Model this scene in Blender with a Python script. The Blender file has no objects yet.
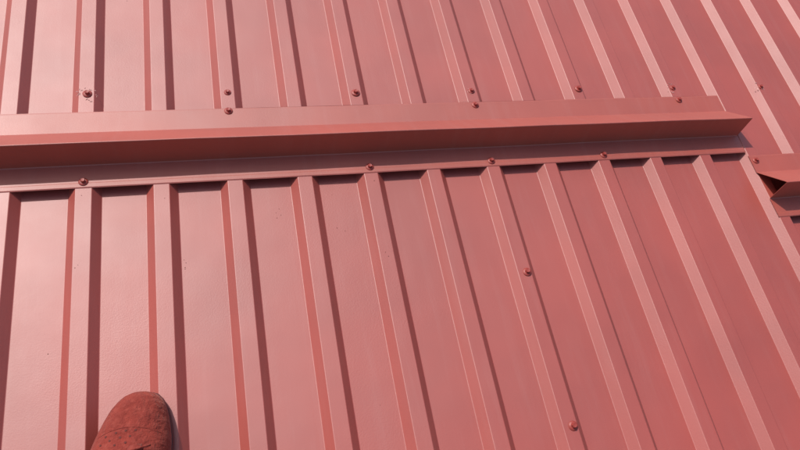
import bpy, bmesh, math, random
from mathutils import Vector, Matrix, noise
random.seed(7)
scene = bpy.context.scene
C = scene.collection

# ------------------------------------------------------------------ units
# every length below is in rib pitches of the roofing sheet; S turns it into metres
S = 0.12
TILT = math.radians(12)                      # pitch of the roof, rising away from the camera
T = Matrix.Translation((0, 0, 4.0)) @ Matrix.Rotation(TILT, 4, 'X')   # roof frame -> world
H = 0.1237                                   # rib height

# ------------------------------------------------------------------ camera
F, CA, CB, CC, CX, CZ = 658.36, 0.5057, -0.1968, -0.1909, 2.9892, 8.3859
Rx = Matrix.Rotation(CA, 4, 'X'); Ry = Matrix.Rotation(CB, 4, 'Y'); Rz = Matrix.Rotation(CC, 4, 'Z')
cam = bpy.data.cameras.new('camera')
cam.sensor_width = 36; cam.lens = 36 * F / 800; cam.clip_start = 0.02; cam.clip_end = 3000
cam_o = bpy.data.objects.new('camera', cam); C.objects.link(cam_o)
cam_o.matrix_world = T @ Matrix.Translation((CX * S, 0, CZ * S)) @ Rz @ Ry @ Rx
scene.camera = cam_o

# ------------------------------------------------------------------ sun and sky
sun_local = Vector((-0.47, 0.68, 1.0)).normalized()
sd = (T.to_3x3() @ sun_local).normalized()
w = bpy.data.worlds.new("World"); scene.world = w; w.use_nodes = True
nt = w.node_tree; nt.nodes.clear()
sky = nt.nodes.new('ShaderNodeTexSky'); sky.sky_type = 'NISHITA'; sky.sun_disc = False
sky.sun_elevation = math.asin(sd.z); sky.sun_rotation = math.atan2(sd.x, sd.y)
sky.air_density = 1.2; sky.dust_density = 3.0; sky.ozone_density = 0.6
bg = nt.nodes.new('ShaderNodeBackground'); bg.inputs['Strength'].default_value = 0.125
wo = nt.nodes.new('ShaderNodeOutputWorld')
nt.links.new(sky.outputs[0], bg.inputs[0]); nt.links.new(bg.outputs[0], wo.inputs[0])
sl = bpy.data.lights.new('sun', 'SUN'); sl.energy = 3.3; sl.angle = math.radians(0.53); sl.color = (1.0, 0.965, 0.915)
so = bpy.data.objects.new('sun', sl); C.objects.link(so)
so.rotation_euler = sd.to_track_quat('Z', 'Y').to_euler(); so.location = (0, 0, 12)
vs = scene.view_settings
vs.view_transform = 'Standard'; vs.look = 'None'; vs.gamma = 1; vs.exposure = 0.12

# ------------------------------------------------------------------ materials
def new_mat(name):
    m = bpy.data.materials.new(name); m.use_nodes = True
    n = m.node_tree; n.nodes.clear()
    out = n.nodes.new('ShaderNodeOutputMaterial'); b = n.nodes.new('ShaderNodeBsdfPrincipled')
    n.links.new(b.outputs[0], out.inputs[0])
    return m, n, b
def nz(n, scale, detail=2, rough=0.5, vec=None):
    t = n.nodes.new('ShaderNodeTexNoise'); t.inputs['Scale'].default_value = scale
    t.inputs['Detail'].default_value = detail; t.inputs['Roughness'].default_value = rough
    if vec is not None: n.links.new(vec, t.inputs['Vector'])
    return t
def ramp(n, src, a, b, c0, c1):
    r = n.nodes.new('ShaderNodeValToRGB'); r.color_ramp.elements[0].position = a; r.color_ramp.elements[1].position = b
    r.color_ramp.elements[0].color = (*c0, 1); r.color_ramp.elements[1].color = (*c1, 1)
    n.links.new(src, r.inputs[0]); return r
def mix(n, a, b, fac, mode='MIX'):
    m = n.nodes.new('ShaderNodeMix'); m.data_type = 'RGBA'; m.blend_type = mode
    for s_, v in ((0, fac), (6, a), (7, b)):
        if hasattr(v, 'is_linked'): n.links.new(v, m.inputs[s_])
        elif s_ == 0: m.inputs[0].default_value = v
        else: m.inputs[s_].default_value = (*v, 1)
    return m.outputs[2]
def bump(n, b, layers):
    prev = None
    for src, dist, st in layers:
        k = n.nodes.new('ShaderNodeBump'); k.inputs['Distance'].default_value = dist; k.inputs['Strength'].default_value = st
        n.links.new(src, k.inputs['Height'])
        if prev: n.links.new(prev, k.inputs['Normal'])
        prev = k.outputs[0]
    n.links.new(prev, b.inputs['Normal'])

RED = (0.33, 0.038, 0.021)
def painted_steel(name, base, rough, specks=False):
    m, n, b = new_mat(name)
    g = n.nodes.new('ShaderNodeNewGeometry'); vec = g.outputs['Position']
    big = nz(n, 5, 3, 0.6, vec)
    c = mix(n, base, tuple(v * 0.86 for v in base), ramp(n, big.outputs[0], 0.35, 0.7, (0, 0, 0), (1, 1, 1)).outputs[0])
    mp = n.nodes.new('ShaderNodeMapping'); mp.inputs['Scale'].default_value = (60, 3.5, 10); n.links.new(vec, mp.inputs['Vector'])
    run = nz(n, 1, 4, 0.65, mp.outputs[0])                             # faint runs of dust washed down the slope
    c = mix(n, c, (0.36, 0.12, 0.10), ramp(n, run.outputs[0], 0.5, 0.85, (0, 0, 0), (0.22, 0.22, 0.22)).outputs[0])
    if specks:
        d = nz(n, 130, 1, 0.5, vec)                                    # grains of dirt
        area = nz(n, 9, 2, 0.6, vec)
        f1 = ramp(n, d.outputs[0], 0.745, 0.77, (0, 0, 0), (1, 1, 1)).outputs[0]
        f2 = ramp(n, area.outputs[0], 0.52, 0.60, (0, 0, 0), (0.8, 0.8, 0.8)).outputs[0]
        mm = n.nodes.new('ShaderNodeMath'); mm.operation = 'MULTIPLY'
        n.links.new(f1, mm.inputs[0]); n.links.new(f2, mm.inputs[1])
        c = mix(n, c, (0.10, 0.03, 0.022), mm.outputs[0])
    n.links.new(c, b.inputs['Base Color'])
    film = nz(n, 14, 4, 0.65, vec)
    r = n.nodes.new('ShaderNodeMapRange'); r.inputs[3].default_value = rough - 0.035; r.inputs[4].default_value = rough + 0.035
    n.links.new(film.outputs[0], r.inputs[0]); n.links.new(r.outputs[0], b.inputs['Roughness'])
    b.inputs['IOR'].default_value = 2.05
    b.inputs['Coat Weight'].default_value = 0.07; b.inputs['Coat Roughness'].default_value = 0.25
    peel = nz(n, 420, 2, 0.5, vec); grain = nz(n, 1100, 1, 0.5, vec); wave = nz(n, 7, 2, 0.4, vec)
    pm = n.nodes.new('ShaderNodeMath'); pm.operation = 'MULTIPLY'      # orange peel comes and goes in patches
    n.links.new(peel.outputs[0], pm.inputs[0])
    n.links.new(ramp(n, nz(n, 4, 2, 0.6, vec).outputs[0], 0.38, 0.6, (0.3,) * 3, (1, 1, 1)).outputs[0], pm.inputs[1]); peelm = pm.outputs[0]
    bump(n, b, [(wave.outputs[0], 0.0022, 1.0), (peelm, 0.00024, 0.75), (grain.outputs[0], 0.00006, 0.7)])
    return m
steel = painted_steel('red_painted_steel', RED, 0.58)
flash = painted_steel('red_painted_flashing', (0.34, 0.040, 0.016), 0.60)
def simple(name, col, rough, bscale=400, bdist=0.0002, metal=0.0):
    m, n, b = new_mat(name)
    g = n.nodes.new('ShaderNodeNewGeometry')
    t = nz(n, bscale, 3, 0.6, g.outputs['Position'])
    n.links.new(mix(n, col, tuple(v * 0.7 for v in col), t.outputs[0]), b.inputs['Base Color'])
    b.inputs['Roughness'].default_value = rough; b.inputs['Metallic'].default_value = metal
    bump(n, b, [(t.outputs[0], bdist, 0.7)])
    return m
screw_paint = simple('screw_red_paint', (0.34, 0.048, 0.036), 0.5)
rubber = simple('black_rubber', (0.03, 0.018, 0.018), 0.6)
bare = simple('scraped_metal', (0.66, 0.34, 0.30), 0.35)
grass_m = simple('grass_ground', (0.06, 0.09, 0.035), 0.9, 3, 0.02)

# ------------------------------------------------------------------ mesh helpers
def link(name, me, parent=None, mat=None):
    o = bpy.data.objects.new(name, me); C.objects.link(o)
    if parent is not None: o.parent = parent
    if mat and me and not me.materials: me.materials.append(mat)
    return o
def thing(name, label, cat, at, group=None, rot=0):
    o = bpy.data.objects.new(name, None); C.objects.link(o); o.empty_display_size = 0.05
    o.matrix_world = T @ Matrix.Translation(Vector(at) * S) @ Matrix.Rotation(rot, 4, 'Z')
    o['label'] = label; o['category'] = cat
    if group: o['group'] = group
    return o
def fillet(pts, radii, seg=5):
    """rounded polyline in a plane: list of (point, normal, corner) ; corner = index of the corner when on its arc"""
    out = []
    n = len(pts)
    def nrm(d): return Vector((-d.y, d.x))
    for i, p in enumerate(pts):
        p = Vector(p)
        if i == 0: d = (Vector(pts[1]) - p).normalized(); out.append((p, nrm(d), None)); continue
        if i == n - 1: d = (p - Vector(pts[i - 1])).normalized(); out.append((p, nrm(d), None)); continue
        a = (p - Vector(pts[i - 1])).normalized(); b = (Vector(pts[i + 1]) - p).normalized()
        ang = a.angle(b); t = radii[i] * math.tan(ang / 2)
        n0, n1 = nrm(a), nrm(b)
        sgn = 1 if a.x * b.y - a.y * b.x > 0 else -1
        cen = p - a * t + n0 * radii[i] * sgn
        for k in range(seg + 1):
            q = k / seg
            s0, s1 = math.sin((1 - q) * ang) / math.sin(ang), math.sin(q * ang) / math.sin(ang)
            nn = (n0 * s0 + n1 * s1).normalized()
            out.append((cen - nn * radii[i] * sgn, nn, i))
    return out
def sheet(samples, e0, e1, thick, place, steps=1, caps=(True, True), endcaps=True, turn=lambda a, b: Vector((0, a, b))):
    """bent sheet of real thickness: samples (2-D point, 2-D normal) swept from e0 to e1;
       place(u, v, e) -> vector for a profile point (u, v) at e"""
    V, N, Fc = [], [], []
    es = [e0 + (e1 - e0) * k / steps for k in range(steps + 1)]
    for side in (0, 1):
        base = len(V)
        for e in es:
            for p, nn, *_ in samples:
                q = p if side == 0 else p - nn * thick
                V.append(place(q.x, q.y, e)); d = turn(nn.x, nn.y)
                N.append(d.normalized() * (1 if side == 0 else -1))
        m = len(samples)
        for j in range(steps):
            for i in range(m - 1):
                a = base + j * m + i; f = (a, a + 1, a + m + 1, a + m)
                Fc.append(f if side == 0 else f[::-1])
    def cap(q):
        b = len(V); V.extend(q); nn = (q[1] - q[0]).cross(q[2] - q[0])
        nn = nn.normalized() if nn.length > 0 else Vector((0, 0, 1))
        N.extend([nn] * 4); Fc.append((b, b + 1, b + 2, b + 3))
    if endcaps:
        for e, fl in ((e0, 1), (e1, 0)):
            for (p, n0, *_), (q, n1, *_) in zip(samples, samples[1:]):
                a, b2 = p - n0 * thick, q - n1 * thick
                L = [place(p.x, p.y, e), place(q.x, q.y, e), place(b2.x, b2.y, e), place(a.x, a.y, e)]
                cap(L if fl else L[::-1])
    for idx, on in ((0, caps[0]), (-1, caps[1])):
        if on:
            p, nn = samples[idx][0], samples[idx][1]; q = p - nn * thick
            L = [place(p.x, p.y, e0), place(q.x, q.y, e0), place(q.x, q.y, e1), place(p.x, p.y, e1)]
            cap(L if idx == 0 else L[::-1])
    me = bpy.data.meshes.new('sheet')
    me.from_pydata([v * S for v in V], [], Fc)
    # face windings are made to agree with the analytic normals
    bm = bmesh.new(); bm.from_mesh(me); bm.faces.ensure_lookup_table()
    for f in bm.faces:
        f.normal_update()
        if f.normal.dot(N[f.verts[0].index]) < 0: f.normal_flip()
        f.smooth = True
    bm.to_mesh(me); bm.free()
    me.normals_split_custom_set_from_vertices([tuple(x) for x in N])
    return me

# ------------------------------------------------------------------ ground far below
me = bpy.data.meshes.new('ground')
me.from_pydata([(-1500, -1500, 0), (1500, -1500, 0), (1500, 1500, 0), (-1500, 1500, 0)], [], [(0, 1, 2, 3)])
g = link('ground', me, None, grass_m); g['kind'] = 'structure'

# ------------------------------------------------------------------ the roof: ribs and pans
X_FIRST, X_LAST, Y0, Y1 = -22, 44, -24, 38
roof = thing('metal_roof', 'red painted sheet metal roof with raised trapezoidal ribs filling the whole view', 'roof', (0, 0, 0))
rs = fillet([(-0.03, 0), (0, 0), (0.1093, H), (0.3174, H), (0.4233, 0), (0.4533, 0)], [0, 0.016, 0.017, 0.017, 0.016, 0], 6)
along = lambda u, v, e: Vector((u, e, v))
flat = lambda a, b: Vector((a, 0, b))
rib_me = sheet(rs, Y0, Y1, 0.005, along, 60, (False, False), turn=flat); rib_me.name = 'rib'
ps = [(Vector((0.4533, 0)), Vector((0, 1))), (Vector((0.71, 0)), Vector((0, 1))), (Vector((0.97, 0)), Vector((0, 1)))]
pan_me = sheet(ps, Y0, Y1, 0.005, along, 60, (False, False), turn=flat); pan_me.name = 'pan'
for k in range(X_FIRST, X_LAST):
    o = link('rib', rib_me, roof, steel); o.location = (k * S, 0, 0)
    o = link('pan', pan_me, roof, steel); o.location = (k * S, 0, 0)

# ------------------------------------------------------------------ screws
def lathe(prof, seg=24, squash=None):
    bm = bmesh.new(); rings = []
    for r, z in prof:
        rings.append([bm.verts.new((r * math.cos(2 * math.pi * i / seg) * S, r * math.sin(2 * math.pi * i / seg) * S, z * S)) for i in range(seg)])
    for a, b in zip(rings, rings[1:]):
        for i in range(seg):
            bm.faces.new((a[i], a[(i + 1) % seg], b[(i + 1) % seg], b[i]))
    bm.faces.new(rings[-1]); bm.faces.new(rings[0][::-1])
    for f in bm.faces: f.smooth = len(f.verts) == 4 and seg > 8
    me = bpy.data.meshes.new('lathe'); bm.to_mesh(me); bm.free(); return me
washer_me = lathe([(0.071, 0.004), (0.073, 0.009), (0.068, 0.014), (0.050, 0.021), (0.044, 0.024)])
rubber_me = lathe([(0.066, 0.0), (0.069, 0.002), (0.066, 0.0055)])
hexm = bmesh.new()
R_ = 0.037
rows = []
for r, z in ((R_, 0.022), (R_, 0.056), (R_ * 0.88, 0.064), (R_ * 0.4, 0.061)):
    rows.append([hexm.verts.new((r * S * math.cos(i * math.pi / 3), r * S * math.sin(i * math.pi / 3), z * S)) for i in range(6)])
for a, b in zip(rows, rows[1:]):
    for i in range(6): hexm.faces.new((a[i], a[(i + 1) % 6], b[(i + 1) % 6], b[i]))
hexm.faces.new(rows[-1])
head_me = bpy.data.meshes.new('screw_head'); hexm.to_mesh(head_me); hexm.free()
for m_ in (washer_me, head_me): m_.materials.append(screw_paint)
rubber_me.materials.append(rubber)
def screw(parent, x, y, z, size=1.0):
    o = link('screw', washer_me, parent)
    o.location = Vector((x, y, z)) * S
    o.rotation_euler = (random.uniform(-.07, .07), random.uniform(-.07, .07), random.uniform(0, 6.28)); o.scale = (size * .86,) * 3
    link('screw_head', head_me, o); link('rubber_washer', rubber_me, o)
    return o
for x, y, s_ in ((1.225, 6.813, 1.05), (3.215, 6.788, .85), (5.22, 6.725, 1.12), (7.22, 6.715, .9), (9.25, 6.708, 1.12), (11.20, 6.684, .85), (13.17, 6.662, .85),
              (7.25, 3.334, 1.05), (7.25, 1.099, 1.05), (-0.78, 6.82, 1), (-2.78, 6.83, 1), (15.21, 6.65, 1), (17.2, 6.65, 1), (7.25, -1.1, 1), (7.25, -3.3, 1)):
    screw(roof, x, y, H + 0.001, s_)

# ------------------------------------------------------------------ the two snow guards
def guard(x0, x1, ylo, yb, yr, yf, yu, label, screws, root_at):
    g = thing('snow_guard', label, 'snow guard', root_at, 'folded snow guards screwed across the ribs')
    ox = root_at[0]; oy = root_at[1]
    th = 0.006
    z = 0.008                                             # underside rests on the rib tops
    pts = [(ylo - oy, z - 0.006), (ylo + .014 - oy, z + 0.003), (ylo + 0.070 - oy, z + 0.004), (ylo + .082 - oy, z), (yb - oy, z), (yr - oy, z + 0.469), (yf - oy, z), (yu - .07 - oy, z), (yu - .02 - oy, z + .001), (yu - oy, z - 0.002)]
    rad = [0, .012, .006, .006, .016, .012, .016, .006, .006, 0]
    sm = fillet(pts, rad, 6)
    place = lambda u, v, e: Vector((e - ox, u + .010 * noise.noise((e * .35, 3, v)) + .004 * noise.noise((e * 1.3, v * 2, 1)), v + (.010 * noise.noise((e * .8, 7, 0)) if v > .2 else .0)))
    def cut(c): # index of the middle sample of a corner's arc
        ids = [i for i, t in enumerate(sm) if t[2] == c]; return ids[len(ids) // 2]
    # normals of the fillet helper point left of travel: here that is up and outwards
    cuts = [0, cut(4), cut(5), cut(6), len(sm) - 1]
    for nm, a, b in zip(('lower_flange', 'front_face', 'sloped_face', 'upper_flange'), cuts, cuts[1:]):
        me = sheet(sm[a:b + 1], x0, x1, th, place, 72, (a == 0, b == len(sm) - 1)); me.name = nm
        link(nm, me, g, flash)
    for x, y in screws:
        screw(g, x - ox, y - oy, z + 0.001)
    return g
ev = lambda a, b, y: [(k + 0.21, y) for k in range(a, b, 2)]
guard(-12.0, 12.075, 5.191, 5.558, 5.607, 6.111, 6.476,
      'long red folded metal snow guard crossing the ribs, with four screws along its lower flange', 
      [(3.205, 6.424), (7.21, 6.409), (11.2, 6.396), (1.21, 5.287), (5.21, 5.291), (7.2, 5.287), (9.235, 5.290), (-0.8, 6.42), (-2.8, 5.29), (-4.8, 6.42), (-6.8, 5.29)],
      (12.075, 5.5, H))
guard(12.09, 34.0, 3.865, 4.232, 4.281, 4.765, 5.118,
      'short visible end of red snow guard at the right edge, its hollow dark end open', 
      [(12.195, 5.011), (16.2, 5.03), (20.2, 5.03), (14.2, 3.96), (18.2, 3.96)],
      (12.09, 4.2, H))

# ------------------------------------------------------------------ curls of swarf left around four screws
def swarf(x, y, n, spread, label):
    t = bmesh.new(); rnd = random.Random(int(x * 100))
    for i in range(n):
        a = rnd.uniform(0, 6.28); d = spread * rnd.uniform(0.55, 1.0)
        c = Vector((d * math.cos(a), d * math.sin(a), 0.006)); L = rnd.uniform(0.012, 0.045); dr = rnd.uniform(0, 6.28)
        cur = rnd.uniform(-1.6, 1.6); prev = None; wd = rnd.uniform(.003, .006)
        for k in range(5):
            q = k / 4; ang = dr + cur * q
            p = c + Vector((math.cos(ang), math.sin(ang), 0)) * L * (q - .5) + Vector((0, 0, .003 * math.sin(q * 3.1) - .003))
            s_ = Vector((-math.sin(ang), math.cos(ang), 0.1)) * wd
            cr = [t.verts.new((p + s_) * S), t.verts.new((p + Vector((0, 0, .003))) * S), t.verts.new((p - s_) * S), t.verts.new((p - Vector((0, 0, .003))) * S)]
            if prev:
                for j in range(4): t.faces.new((prev[j], prev[(j + 1) % 4], cr[(j + 1) % 4], cr[j]))
            else: t.faces.new(cr[::-1])
            prev = cr
        t.faces.new(prev)
    me = bpy.data.meshes.new('metal_shavings'); t.to_mesh(me); t.free()
    o = link('metal_shavings', me, None, bare)
    o.matrix_world = T @ Matrix.Translation(Vector((x, y, H)) * S)
    o['label'] = label; o['category'] = 'shavings'; o['kind'] = 'stuff'; o['group'] = 'drilling shavings round the screws'
swarf(1.225, 6.813, 16, 0.15, 'tiny metal shavings scattered round the leftmost screw above the long guard')
swarf(11.17, 6.684, 10, 0.12, 'pale curled shavings by the rib screw above the right end of the long guard')
swarf(13.12, 6.662, 9, 0.12, 'pale curled shavings by the rib screw beyond the end of the long guard')
swarf(7.20, 6.715, 6, 0.09, 'few pale shavings by the rib screw above the middle of the long guard')

# ------------------------------------------------------------------ loose grit lying on the sheet
grit_m = simple('dark_grit', (0.18, 0.045, 0.032), 0.9)
bm = bmesh.new(); rnd = random.Random(3)
for x, y in ((3.745, 4.677), (3.812, 4.639), (3.751, 4.594), (4.586, 4.361), (4.695, 4.302), (5.197, 3.851), (5.229, 3.784), (2.459, 4.051), (2.483, 4.004),
             (2.47, 3.936), (2.466, 3.917), (1.141, 4.006), (1.175, 4.045), (0.85, 2.946), (4.767, 1.764), (12.466, 8.636), (4.592, 4.919), (3.794, 4.74), (1.753, 8.832),
             (1.19, 5.08), (2.25, 4.96), (5.24, 5.05)):
    z = H if 0.11 < x % 1 < 0.32 else 0; r = rnd.uniform(.005, .010); n = 6; rr = [r * rnd.uniform(.5, 1.2) for _ in range(n)]
    a0 = rnd.uniform(0, 6); st = rnd.uniform(.5, 1)
    lo = [bm.verts.new((( x + rr[i] * math.cos(a0 + i * 1.047)) * S, (y + rr[i] * st * math.sin(a0 + i * 1.047)) * S, (z + .0005) * S)) for i in range(n)]
    hi = [bm.verts.new(((x + rr[i] * .6 * math.cos(a0 + i * 1.047)) * S, (y + rr[i] * .6 * st * math.sin(a0 + i * 1.047)) * S, (z + .005) * S)) for i in range(n)]
    bm.faces.new(hi)
    for i in range(n): bm.faces.new((lo[i], lo[(i + 1) % n], hi[(i + 1) % n], hi[i]))
me = bpy.data.meshes.new('grit'); bm.to_mesh(me); bm.free()
o = link('grit', me, None, grit_m); o.matrix_world = T
o['label'] = 'tiny dark specks of grit scattered over the flat red pans'; o['category'] = 'grit'; o['kind'] = 'stuff'

# ------------------------------------------------------------------ the shoe
SX, SY = 1.8, 1.2                                  # its base on the ribs
OUT = [(2.262, 1.89, 1.93), (2.25, 1.81, 2.03), (2.22, 1.735, 2.105), (2.16, 1.665, 2.165), (2.08, 1.595, 2.205), (1.97, 1.53, 2.232), (1.84, 1.462, 2.25), (1.68, 1.395, 2.258), (1.5, 1.335, 2.245),
       (1.3, 1.28, 2.19), (1.05, 1.215, 2.09), (.8, 1.165, 1.985), (.5, 1.10, 1.86), (.2, 1.045, 1.76), (0.0, 1.03, 1.69), (-.15, 1.07, 1.60), (-.24, 1.16, 1.49), (-.27, 1.29, 1.36)]
TOP = {2.262: .05, 2.25: .13, 2.22: .19, 2.16: .245, 2.08: .285, 1.97: .315, 1.84: .34, 1.68: .375, 1.5: .43, 1.3: .50, 1.05: .58, .8: .66, .5: .70, .2: .72, 0.0: .72, -.15: .70, -.24: .62, -.27: .45}
SOLE = 0.10
def interp(y):
    for (ya, la, ra), (yb, lb, rb) in zip(OUT, OUT[1:]):
        if yb <= y <= ya:
            q = (ya - y) / (ya - yb); return la + (lb - la) * q, ra + (rb - ra) * q, TOP[ya] + (TOP[yb] - TOP[ya]) * q
    return None
def ztop(x, y):
    l, r, h = interp(y); c, hw = (l + r) / 2, (r - l) / 2
    u = min(0.999, abs((x - c) / hw)); return SOLE + h * (1 - u ** 2.5) ** (1 / 2.0)
shoe = thing('shoe', 'rust red suede shoe toe with punched holes standing on the roof ribs', 'shoe', (SX, SY, H))
suede, sn, sb = new_mat('rust_red_suede')
g_ = sn.nodes.new('ShaderNodeNewGeometry')
n1 = nz(sn, 45, 4, 0.6, g_.outputs['Position']); n2 = nz(sn, 900, 3, 0.7, g_.outputs['Position']); n3 = nz(sn, 160, 3, 0.6, g_.outputs['Position'])
c1 = mix(sn, (0.245, 0.036, 0.024), (0.19, 0.027, 0.019), ramp(sn, n1.outputs[0], .35, .65, (0, 0, 0), (1, 1, 1)).outputs[0])
c2 = mix(sn, c1, (0.30, 0.060, 0.042), ramp(sn, n3.outputs[0], .48, .75, (0, 0, 0), (.7, .7, .7)).outputs[0])
sn.links.new(c2, sb.inputs['Base Color']); sb.inputs['Roughness'].default_value = 0.9
sb.inputs['Specular IOR Level'].default_value = 0.25
sb.inputs['Sheen Weight'].default_value = 0.25; sb.inputs['Sheen Roughness'].default_value = 0.4; sb.inputs['Sheen Tint'].default_value = (1, .6, .5, 1)
bump(sn, sb, [(n1.outputs[0], 0.008, .9), (n3.outputs[0], 0.0011, .8), (n2.outputs[0], 0.0005, .8)])
sole_m = simple('dark_red_rubber_sole', (0.13, 0.028, 0.026), 0.7, 300, .0004)
dark_m = simple('dark_lining', (0.12, 0.024, 0.018), 0.9)
def loft(rings, close_ends=True):
    bm = bmesh.new(); R2 = [[bm.verts.new(v * S) for v in r] for r in rings]
    for a, b in zip(R2, R2[1:]):
        m = len(a)
        for i in range(m): bm.faces.new((a[i], a[(i + 1) % m], b[(i + 1) % m], b[i]))
    if close_ends:
        for r in (R2[0], R2[-1]): bm.faces.new(r)
    bmesh.ops.recalc_face_normals(bm, faces=bm.faces)
    for f in bm.faces: f.smooth = True
    me = bpy.data.meshes.new('loft'); bm.to_mesh(me); bm.free(); return me
rings = []
ys = []
for (ya, *_), (yb, *_) in zip(OUT, OUT[1:]): ys += [ya, (ya + yb) / 2]
ys.append(OUT[-1][0])
for y in ys:
    l, r, h = interp(y); c, hw = (l + r) / 2, (r - l) / 2; ring = []
    for i in range(29):
        a = math.pi * i / 28; u = math.cos(a); u = math.copysign(abs(u) ** 0.8, u)
        zz = SOLE - .01 + h * max(0, 1 - abs(u) ** 2.5) ** 0.5
        # creases across the vamp where the foot bends
        zz += 0.010 * math.sin(y * 38 + u * 2.2) * max(0, 1 - abs(y - 1.5) / .25) * (1 - u * u) if y < 1.75 else 0
        ring.append(Vector((c + u * hw - SX, y - SY, zz)))
    rings.append(ring)
up = link('upper', loft(rings), shoe, suede)
md = up.modifiers.new('smooth', 'SUBSURF'); md.levels = 1; md.render_levels = 2
def band(z0, z1, grow, name, mat, top=True):
    outl = []
    for y, l, r in OUT: outl.append((r + grow, y + (grow if y > 2.2 else (-grow if y < -.2 else 0))))
    for y, l, r in reversed(OUT): outl.append((l - grow, y + (grow if y > 2.2 else (-grow if y < -.2 else 0))))
    R3 = []
    for z, k in ((z0, -.012), (z0 + .015, 0), (z1 - .015, 0), (z1, -.012), (z1 + .001, -.06)):
        cx = sum(p[0] for p in outl) / len(outl); cy = sum(p[1] for p in outl) / len(outl)
        rr = []
        for x, y in outl:
            d = Vector((x - cx, y - cy)); d = d * (1 + k / d.length); rr.append(Vector((cx + d.x - SX, cy + d.y - SY, z)))
        R3.append(rr)
    return link(name, loft(R3), shoe, mat)
band(0.001, SOLE, 0.012, 'sole', sole_m)
# seam across the toe
def tube(pts, r, seg=8):
    R4 = []
    for i, p in enumerate(pts):
        d = (pts[min(i + 1, len(pts) - 1)] - pts[max(i - 1, 0)]).normalized()
        a = d.cross(Vector((0, 0, 1))).normalized(); b = a.cross(d)
        R4.append([p + (a * math.cos(2 * math.pi * k / seg) + b * math.sin(2 * math.pi * k / seg)) * r for k in range(seg)])
    return loft(R4)
def on_shoe(x, y, dz=0): return Vector((x - SX, y - SY, ztop(x, y) - .01 + dz))
seam = [on_shoe(1.50 + .66 * q, 1.76 + .07 * math.sin(q * math.pi) - .04 * q, .001) for q in [i / 24 for i in range(25)]]
link('seam', tube(seam, .003), shoe, suede)
# punched holes
bm = bmesh.new()
for x, y in ((1.60, 1.745), (1.71, 1.765), (1.81, 1.775), (1.91, 1.765), (1.645, 1.69), (1.755, 1.705), (1.855, 1.705), (1.55, 1.66), (1.70, 1.63), (1.81, 1.64)):
    p = on_shoe(x, y, .0005); rr = .012
    nn = (on_shoe(x, y + .01) - on_shoe(x, y - .01)).cross(on_shoe(x + .01, y) - on_shoe(x - .01, y)).normalized() * -1
    if nn.z < 0: nn = -nn
    q = nn.to_track_quat('Z', 'Y')
    for zt, flip in ((.0035, False),):
        top = [bm.verts.new((p + q @ Vector((rr * math.cos(a), rr * math.sin(a), zt))) * S) for a in [i * math.pi / 5 for i in range(10)]]
        bot = [bm.verts.new((p + q @ Vector((rr * math.cos(a), rr * math.sin(a), -.006))) * S) for a in [i * math.pi / 5 for i in range(10)]]
        bm.faces.new(top)
        for i in range(10): bm.faces.new((bot[i], bot[(i + 1) % 10], top[(i + 1) % 10], top[i]))
me = bpy.data.meshes.new('punched_holes'); bm.to_mesh(me); bm.free()
o = link('punched_holes', me, shoe, dark_m); o['kind'] = 'stuff'
# tongue, laces, collar
tr = []
for i in range(13):
    q = i / 12; y = 1.60 - .75 * q; xc = 1.92 - .27 * q; wd = .06 + .11 * min(1, q * 2.5)
    z = ztop(xc, y) + .004
    tr.append([Vector((xc + wd * math.cos(a) - SX, y - SY, z + .025 * math.sin(a))) for a in [k * math.pi / 5 for k in range(10)]])
link('tongue', loft(tr), shoe, suede)
for i in range(5):
    y = 1.54 - i * .14; xc = 1.92 - .27 * (1.60 - y) / .75
    pts = []
    for k in range(9):
        u = (k / 8 - .5) * 2; xx = xc + u * .17
        pts.append(Vector((xx - SX, y + .03 * u - SY, ztop(xc, y) + .035 - .035 * abs(u) ** 2)))
    link('lace', tube(pts, .014), shoe, suede)
col = []
for k in range(33):
    a = 2 * math.pi * k / 32; x = 1.42 + .27 * math.cos(a) + .08 * math.sin(a); y = .36 + .46 * math.sin(a)
    col.append(Vector((x - SX, y - SY, SOLE + .70 + .02 * math.sin(a))))
link('collar', tube(col, .04), shoe, suede)
sk = []
for z, k in ((.55, .9), (.85, .9), (1.1, .82), (1.35, .8), (1.36, .6)):
    sk.append([Vector((1.42 + .27 * k * math.cos(a) + .06 * math.sin(a) - SX, .36 + .44 * k * math.sin(a) - SY, z)) for a in [i * math.pi / 10 for i in range(20)]])
link('sock', loft(sk), shoe, dark_m)
